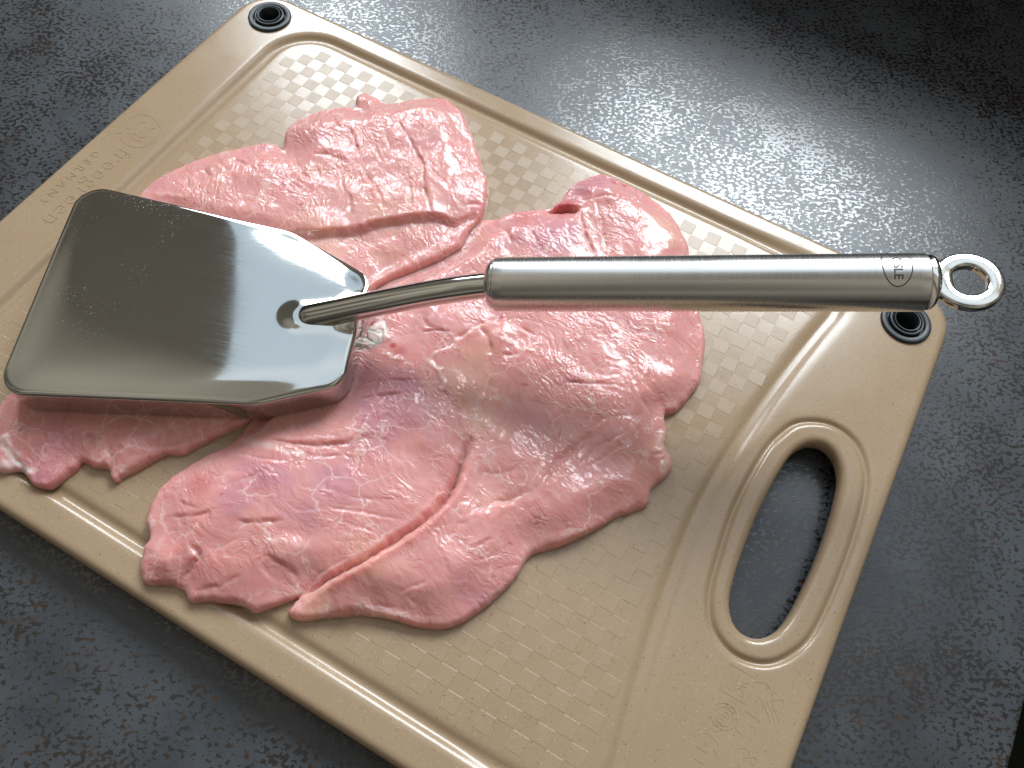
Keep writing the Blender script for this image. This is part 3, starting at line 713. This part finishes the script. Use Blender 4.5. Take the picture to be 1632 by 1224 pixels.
# ---------------------------------------------------------------- the two slices of pork
HEADP = [(-15.3, -1.74, 1.0), (-6.7, .72, 2.6), (-2.75, .55, .95), (-.95, -3.95, 1.0), (-3.2, -6.2, 2.6), (-11.18, -10.5, 1.0)]
def rounded_poly(P, n=12):
    out = []
    m_ = len(P)
    for i in range(m_):
        p0, p1, p2 = np.array(P[i - 1][:2]), np.array(P[i][:2]), np.array(P[(i + 1) % m_][:2])
        r = P[i][2]
        a, b = (p0 - p1) / np.linalg.norm(p0 - p1), (p2 - p1) / np.linalg.norm(p2 - p1)
        ang = math.acos(np.clip(a @ b, -1, 1))
        t = r / math.tan(ang / 2)
        c = p1 + (a + b) / np.linalg.norm(a + b) * r / math.sin(ang / 2)
        s, e = p1 + a * t, p1 + b * t
        a0, a1 = math.atan2(*(s - c)[::-1]), math.atan2(*(e - c)[::-1])
        da = (a1 - a0 + math.pi) % (2 * math.pi) - math.pi
        for k in range(n + 1):
            q = a0 + da * k / n
            out.append((c[0] + r * math.cos(q), c[1] + r * math.sin(q)))
    return np.array(out)
HP = rounded_poly(HEADP)
def crease_field(X, Y, creases):
    h = np.zeros_like(X)
    for pts, dep, wd in creases:
        p = smooth_open(pts, 4)
        x0, y0 = p.min(0) - 4 * wd - .2
        x1, y1 = p.max(0) + 4 * wd + .2
        k = np.where((X > x0) & (X < x1) & (Y > y0) & (Y < y1))[0]
        if not len(k): continue
        wx = X[k] + .05 * gnoise(X[k] * 3.1, Y[k] * 3.1, 5)
        wy = Y[k] + .05 * gnoise(X[k] * 3.1, Y[k] * 3.1, 6)
        d, _, _, t, sd = seg_dist(wx, wy, p, False)
        tp = np.clip(np.minimum(t, 1 - t) * 4, 0, 1) ** .7 * (1. if dep > .3 else np.clip(.72 + .8 * gnoise(wx * 1.7, wy * 1.7, 8), .15, 1.1))
        wd = wd * .72
        dep_ = dep if dep > .3 else dep * .5
        c = -dep_ * tp * np.exp(-(d / wd) ** 1.4)
        c += .10 * dep_ * tp * np.exp(-((d - 2.2 * wd) / (1.2 * wd)) ** 2)   # swollen shoulders
        fold = 1 if (len(pts) + int(abs(pts[0][0]) * 10)) % 2 else -1
        c += fold * sd * dep_ * .45 * tp * np.exp(-(d / (5 * wd)) ** 2)     # one lip lies higher than the other
        h[k] += c
    return h
def stroke_mask(X, Y, strokes_):
    f = np.zeros_like(X)
    for pts, wd, st in strokes_:
        p = smooth_open(pts, 4)
        wx = X + .10 * gnoise(X * 3, Y * 3, 21)
        wy = Y + .10 * gnoise(X * 3, Y * 3, 22)
        d, _, _, t, _ = seg_dist(wx, wy, p, False)
        f = np.maximum(f, st * np.exp(-(d / wd) ** 2))
    return f
def build_meat(name, outline, creases, lumps, fats, base, seed, label, ang, keep):
    P = smooth_closed(outline, 4)
    x0, y0 = P.min(0) - .3
    x1, y1 = P.max(0) + .3
    def dist(X, Y):
        d, px, py = sdf(X, Y, P)
        return d, px, py
    X, Y, d, px, py, Q, rim = sheet(x0, x1, y0, y1, .055, dist)
    sx_, sy_ = X - px, Y - py
    nn = np.hypot(sx_, sy_) + 1e-9
    # edge roll
    T = base(X, Y)
    lo = keep(X, Y)
    T = T * (lo + (1 - lo) * sstep(-.1, 1.7 + .8 * gnoise(X * .4, Y * .4, seed + 2), d))
    R = np.clip(T * .60 + .12 * gnoise(px * .7, py * .7, seed + 3), .12, .5)
    th = np.clip(d / R, 0, 1) * np.pi / 2
    dn = np.where(d < R, R * (1 - np.cos(th)), d)
    jag = .055 * fbm(px * 1.9, py * 1.9, seed + 9, 4) * np.exp(-d / .5)
    X2 = np.where(d < R, px + sx_ / nn * dn, X) + sx_ / nn * jag
    Y2 = np.where(d < R, py + sy_ / nn * dn, Y) + sy_ / nn * jag
    rv = d == 0
    edge = np.sin(th) ** .9
    h = T + crease_field(X, Y, creases)
    for lx, ly, lr, la in lumps:
        h = h + la * np.exp(-((X - lx) ** 2 + (Y - ly) ** 2) / lr ** 2)
    ca, sa = math.cos(ang), math.sin(ang)
    fu, fv = X * ca + Y * sa, -X * sa + Y * ca
    wu = fu + .5 * gnoise(X * .5, Y * .5, seed + 40)
    wv_ = fv + .6 * gnoise(X * .45, Y * .45, seed + 41) + .18 * gnoise(X * 1.5, Y * 1.5, seed + 42)
    h = h + .060 * fbm(X * .55, Y * .55, seed, 2) + .012 * fbm(X * 1.6, Y * 1.6, seed + 5, 2)
    # fibre furrows: ridged noise stretched along the grain
    am = .35 + .65 * sstep(-.25, .35, gnoise(X * .4, Y * .4, seed + 60))
    rdg = 1 - np.abs(gnoise(wu * .55, wv_ * 2.1, seed + 50)) * 2
    rdg2 = 1 - np.abs(gnoise(wu * 1.5, wv_ * 3.6, seed + 51)) * 2
    h = h - am * (.010 * np.clip(rdg, 0, 1) ** 6 + .003 * np.clip(rdg2, 0, 1) ** 5)
    # pressed flat under the steel head
    dm = sdf(X, Y, HP)[0]
    flat = sstep(-1.3, -.10, dm)
    h = h * (1 - flat) + np.minimum(h, .44) * flat
    h = np.maximum(h, .10)
    z = h * edge + .004
    z = np.where(dm > -.12, np.minimum(z, .455), z)
    fat = stroke_mask(X, Y, fats)
    z = z + .10 * fat * np.clip(edge, 0, 1) * (.5 + gnoise(X * 2.6, Y * 2.6, seed + 70)) * (dm < -.12)
    z[rv] = .0
    V = np.stack([X2, Y2, z], 1)
    Vl, Fl = close_rim(V, Q, rim, [lambda i: (X2[i], Y2[i], -.075)])
    me = mesh(name, cmv(Vl), Fl)
    n0, n1 = len(X), len(Vl)
    rvs = sorted(set(int(i) for i in rim.ravel()))
    ext = lambda a: np.concatenate([a, a[rvs]])
    tone = np.zeros_like(X)
    for tx, ty, tr, ta in TONE:
        tone += ta * np.exp(-((X - tx) ** 2 + (Y - ty) ** 2) / tr ** 2)
    red = np.zeros_like(X)
    for tx, ty, tr, ta in RED:
        red += ta * np.exp(-(((X - tx) ** 2 + (Y - ty) ** 2) / tr ** 2) ** 1.5)
    for k_, a_ in (('fat', fat), ('tone', tone), ('red', np.clip(red, 0, 1)), ('fibre_a', wu), ('fibre_b', wv_)):
        attr(me, k_, ext(a_))
    return obj(name, me, M_MEAT, label=label, cat='meat', group='pork slices on the board')
stepP = smooth_open(STEP, 4)
def baseA(X, Y):
    d, _, _, t, s = seg_dist(X, Y, stepP, False)
    thick = sstep(-.20, .14, d * s + .10 * fbm(X * .9, Y * .9, 77, 3))
    low = sstep(-3.5, -6.5, Y + .45 * X * 0) * sstep(-2, -5, X)
    return .46 + .36 * thick + .14 * low
def baseB(X, Y):
    da = sdf(X, Y, np.array(outA))[0]
    return (.70 + .06 * gnoise(X * .35, Y * .35, 91)) * (1 - .82 * sstep(-1.2, -.05, da))
def keepA(X, Y):
    return .45 + .45 * sstep(-.3, .3, sdf(X, Y, np.array(outB))[0])
def keepB(X, Y):
    return np.full(X.shape, .45)
meatA = build_meat('pork_slice', outA, CA, LA, FA, baseA, 100, 'pink raw pork slice squeezed under the steel mallet head, stepped thinner on one side', -.75, keepA)
meatB = build_meat('pork_slice', outB, CB, LB, FB, baseB, 300, 'large folded raw pork slice under the handle with white fat flecks and a deep crease', -.30, keepB)

# lumps of fat left on the surface
def make_fat(name, c0, c1):
    m, n, l, b = mat(name)
    v = coords(n, l)
    col = mixc(n, l, ramp(n, l, noise(n, l, v, 3, 3, .6), .35, .7), c0, c1)
    l.new(col, b.inputs['Base Color'])
    b.inputs['Subsurface Weight'].default_value = .7
    b.inputs['Subsurface Radius'].default_value = (1, .5, .4)
    b.inputs['Subsurface Scale'].default_value = .003
    b.inputs['Roughness'].default_value = .33
    l.new(bump(n, l, noise(n, l, v, 5, 3, .6), .00035, .8), b.inputs['Normal'])
    return m
M_FAT = make_fat('pork_fat', (.80, .60, .54), (.86, .76, .70))
M_GRISTLE = make_fat('pork_connective_tissue', (.72, .36, .32), (.80, .56, .51))
def fat_lump(parent, x, y, z, rx, ry, rz, rot, seed, white):
    n, m_ = 40, 22
    V, F = [], []
    c_, s_ = math.cos(rot), math.sin(rot)
    for i in range(m_ + 1):
        ph = math.pi * i / m_
        for k in range(n):
            a = 2 * math.pi * k / n
            ux, uy, uz = math.sin(ph) * math.cos(a), math.sin(ph) * math.sin(a), math.cos(ph)
            f = 1 + .26 * float(gnoise(np.array([ux * 1.7 + seed]), np.array([uy * 1.7 + uz]), seed)[0]) + .09 * float(gnoise(np.array([ux * 4 + seed]), np.array([uy * 4 + 2 * uz]), seed + 3)[0])
            lx, ly, lz = ux * rx * f, uy * ry * f, uz * rz * f
            V.append((x + lx * c_ - ly * s_, y + lx * s_ + ly * c_, z + lz))
    for i in range(m_):
        for k in range(n):
            F.append((i * n + k, (i + 1) * n + k, (i + 1) * n + (k + 1) % n, i * n + (k + 1) % n))
    obj('fat_lump', mesh('fat_lump', cmv(V), F), M_FAT if white else M_GRISTLE, parent)
for x, y, rx, ry, rz, rot, zz, wh in FATL:
    fat_lump(meatB, x, y, zz, rx, ry, rz, rot, int(abs(x * 7 + y * 13)), wh)

# ---------------------------------------------------------------- the meat mallet
mal = empty('meat_mallet', 'stainless steel meat mallet with flat paddle head, bent neck and brushed round handle', 'meat mallet')
HB, HT = .45, 1.90
ROD = smooth_open([(-3.95, -2.35, 1.62), (-3.0, -1.72, 1.98), (-1.6, -.78, 2.52), (-.2, .17, 3.0), (.75, .78, 3.30), (1.5, 1.26, 3.49), (2.3, 1.72, 3.69)], 8)
def build_head():
    base = HP
    # resample evenly
    n = 420
    seg = np.linalg.norm(np.roll(base, -1, 0) - base, axis=1)
    cum = np.concatenate([[0], np.cumsum(seg)])
    bb = np.vstack([base, base[:1]])
    tt = np.linspace(0, cum[-1], n, endpoint=False)
    ring = np.stack([np.interp(tt, cum, bb[:, 0]), np.interp(tt, cum, bb[:, 1])], 1)
    tg = np.roll(ring, -1, 0) - np.roll(ring, 1, 0)
    tg /= np.linalg.norm(tg, axis=1, keepdims=True)
    area = np.sum(ring[:, 0] * np.roll(ring[:, 1], -1) - np.roll(ring[:, 0], -1) * ring[:, 1])
    nin = np.stack([-tg[:, 1], tg[:, 0]], 1) * (1 if area > 0 else -1)
    cen = np.array((-8.0, -4.2))
    rings = []
    Rb, Rt = .12, .20
    for k in range(5):
        a = math.pi / 2 * k / 4
        rings.append((ring + nin * Rb * (1 - math.sin(a)), np.full(n, HB + Rb * (1 - math.cos(a)))))
    for k in range(9):
        a = math.pi / 2 * k / 8
        rings.append((ring + nin * Rt * (1 - math.cos(a)), np.full(n, HT - Rt + Rt * math.sin(a))))
    inner = ring + nin * Rt
    for k in range(1, 91):
        s = 1 - (k / 90)
        rings.append((cen + (inner - cen) * s, np.full(n, HT)))
    # crowned face and the fillet that rises round the neck
    V = []
    rod2 = ROD[:, :2]
    for i, (p, z) in enumerate(rings):
        z = z.copy()
        if i >= 5:
            wgt = np.clip((z - (HT - Rt)) / Rt, 0, 1)
            cr = np.zeros(n)
            for e in range(6):
                a_, b2 = np.array(HEADP[e][:2]), np.array(HEADP[(e + 1) % 6][:2])
                nv = np.array((-(b2 - a_)[1], (b2 - a_)[0])); nv /= np.linalg.norm(nv)
                if (cen - a_) @ nv < 0: nv = -nv
                cr += (.13 if e == 0 else .05) * np.exp(-(np.maximum((p - a_) @ nv, 0) / (1.7 if e == 0 else .8)) ** 2)
            z = z - cr * wgt
            d, qx, qy, t, _ = seg_dist(p[:, 0], p[:, 1], rod2, False)
            zr = np.interp(t, np.linspace(0, 1, len(ROD)), ROD[:, 2])
            lift = np.clip(zr - .16 - HT, -.05, .42) + .11
            beh = sstep(.0, .05, t)
            f = np.exp(-(np.maximum(d - .24, 0) / .40) ** 2)
            z = z + np.clip(lift, 0, .5) * f * wgt
        V += [(a[0], a[1], b_) for a, b_ in zip(p, z)]
    F = []
    m_ = len(rings)
    for i in range(m_ - 1):
        for k in range(n):
            F.append((i * n + k, i * n + (k + 1) % n, (i + 1) * n + (k + 1) % n, (i + 1) * n + k))
    F.append(tuple(reversed(range(n))))
    me = mesh('head', cmv(V), F)
    bm = bmesh.new(); bm.from_mesh(me)
    bmesh.ops.remove_doubles(bm, verts=bm.verts, dist=1e-6)
    bmesh.ops.recalc_face_normals(bm, faces=bm.faces)
    bm.to_mesh(me); bm.free()
    return obj('head', me, M_HEAD, mal)
build_head()
def tube(path, rad, n=32, cap=True):
    path = np.asarray(path, float)
    m_ = len(path)
    rad = np.broadcast_to(rad, (m_,))
    t = np.gradient(path, axis=0)
    t /= np.linalg.norm(t, axis=1, keepdims=True)
    up = np.array((0, 0, 1.))
    V, F = [], []
    for i in range(m_):
        s = np.cross(t[i], up); s /= np.linalg.norm(s)
        u = np.cross(s, t[i])
        for k in range(n):
            a = 2 * math.pi * k / n
            V.append(path[i] + rad[i] * (math.cos(a) * s + math.sin(a) * u))
    for i in range(m_ - 1):
        for k in range(n):
            F.append((i * n + k, i * n + (k + 1) % n, (i + 1) * n + (k + 1) % n, (i + 1) * n + k))
    if cap:
        F.append(tuple(reversed(range(n)))); F.append(tuple((m_ - 1) * n + k for k in range(n)))
    return V, F
rr = np.full(len(ROD), .50)
rr[0], rr[1], rr[2], rr[3] = .34, .46, .49, .50
rr = rr - .03 * sstep(0, 1, np.linspace(0, 1, len(ROD)))
V, F = tube(ROD, rr)
obj('neck', mesh('neck', cmv(V), F), M_SHINE, mal)
H0, H1 = np.array((1.83, 1.50, 3.58)), np.array((15.54, 7.79, 6.40))
AX = (H1 - H0) / np.linalg.norm(H1 - H0)
HL = np.linalg.norm(H1 - H0)
HR = .985
SIDE = np.cross(AX, (0, 0, 1.)); SIDE /= np.linalg.norm(SIDE)
UP = np.cross(SIDE, AX)
def lathe_on_axis(prof, n=96):
    V, F = [], []
    for s, r in prof:
        for k in range(n):
            a = 2 * math.pi * k / n
            V.append(H0 + AX * s + r * (math.cos(a) * SIDE + math.sin(a) * UP))
    for i in range(len(prof) - 1):
        for k in range(n):
            F.append((i * n + k, (i + 1) * n + k, (i + 1) * n + (k + 1) % n, i * n + (k + 1) % n))
    return V, F
def arc(s0, r0, s1, r1, n=6, flip=False):
    out = []
    for k in range(n + 1):
        a = math.pi / 2 * k / n
        if not flip: out.append((s0 + (s1 - s0) * (1 - math.cos(a)), r0 + (r1 - r0) * math.sin(a)))
        else: out.append((s0 + (s1 - s0) * math.sin(a), r1 + (r0 - r1) * math.cos(a)))
    return out
V, F = lathe_on_axis([(.32, .80)] + arc(.32, HR - .05, .37, HR, 4) + [(HL * k / 40, HR) for k in range(2, 39)] + arc(HL - .42, HR, HL - .37, HR - .05, 4, True) + [(HL - .37, .8)])
obj('grip', mesh('grip', cmv(V), F), M_GRIP, mal)
V, F = lathe_on_axis([(.02, 0.01), (.02, .50)] + arc(.0, .50, .30, HR - .085, 9) + [(.40, HR - .085)])
obj('collar', mesh('collar', cmv(V), F), M_GRIP, mal)
V, F = lathe_on_axis([(HL - .45, HR - .06), (HL - .22, HR - .06)] + arc(HL - .22, HR - .06, HL + .04, .40, 9, True) + [(HL + .05, .0)])
obj('end_cap', mesh('end_cap', cmv(V), F), M_SHINE, mal)
# hanging ring: flattened eyelet
def build_ring():
    c = H0 + AX * (HL + 1.02)
    Rm, wd, hh = .85, .275, .18
    n, k_ = 72, 20
    V, F = [], []
    for i in range(n):
        a = 2 * math.pi * i / n
        dv = math.cos(a) * AX + math.sin(a) * SIDE
        ww = wd + .10 * max(0, math.cos(a - math.pi)) ** 6
        for j in range(k_):
            b_ = 2 * math.pi * j / k_
            cb, sb = math.cos(b_), math.sin(b_)
            ex = .5
            V.append(c + dv * (Rm + ww * math.copysign(abs(cb) ** ex, cb)) + UP * hh * math.copysign(abs(sb) ** ex, sb))
    for i in range(n):
        for j in range(k_):
            F.append((i * k_ + j, ((i + 1) % n) * k_ + j, ((i + 1) % n) * k_ + (j + 1) % k_, i * k_ + (j + 1) % k_))
    obj('hanging_ring', mesh('hanging_ring', cmv(V), F), M_SHINE, mal)
build_ring()
# engraved name in an oval, wrapped round the grip: reads downwards, letter tops towards the ring
CAMP = np.array((9.728, -13.311, 28.106))
S_LOGO = HL * .905
pc = H0 + AX * S_LOGO
vw = CAMP - pc; vw -= AX * (vw @ AX); vw /= np.linalg.norm(vw)     # the side of the grip that carries the mark
vu = np.cross(AX, vw)
if vu[2] < 0: vu = -vu
def wrap(s, a, r): return H0 + AX * s + r * (math.cos(a) * vw + math.sin(a) * vu)
def build_logo():
    me = text_mesh('R\u00d6SLE', .40, 0, 1.0, 0.004, 3)
    bm = bmesh.new(); bm.from_mesh(me)
    bmesh.ops.triangulate(bm, faces=bm.faces[:])
    bmesh.ops.subdivide_edges(bm, edges=[e for e in bm.edges if e.calc_length() > .12], cuts=2)
    bmesh.ops.triangulate(bm, faces=bm.faces[:])
    for v in bm.verts:
        tx, ty = v.co.x, v.co.y
        ang = math.radians(39) - tx / HR
        v.co = Vector(wrap(S_LOGO + ty, ang, HR + .004))
    for v in bm.verts:
        v.co = Vector(((v.co.x) * CM, v.co.y * CM, (v.co.z + Z0) * CM))
    bm.to_mesh(me); bm.free()
    obj('engraved_name', me, M_INK, mal, smooth=False)
    V, F = [], []
    n = 72
    for i in range(n):
        a = 2 * math.pi * i / n
        for k in (-.018, .018):
            V.append(wrap(S_LOGO + (.47 + k) * math.cos(a), math.radians(39) + ((.80 + k) * math.sin(a)) / HR, HR + .004))
    for i in range(n):
        j = (i + 1) % n
        F.append((2 * i, 2 * j, 2 * j + 1, 2 * i + 1))
    obj('engraved_oval', mesh('engraved_oval', cmv(V), F), M_INK, mal, smooth=False)
build_logo()
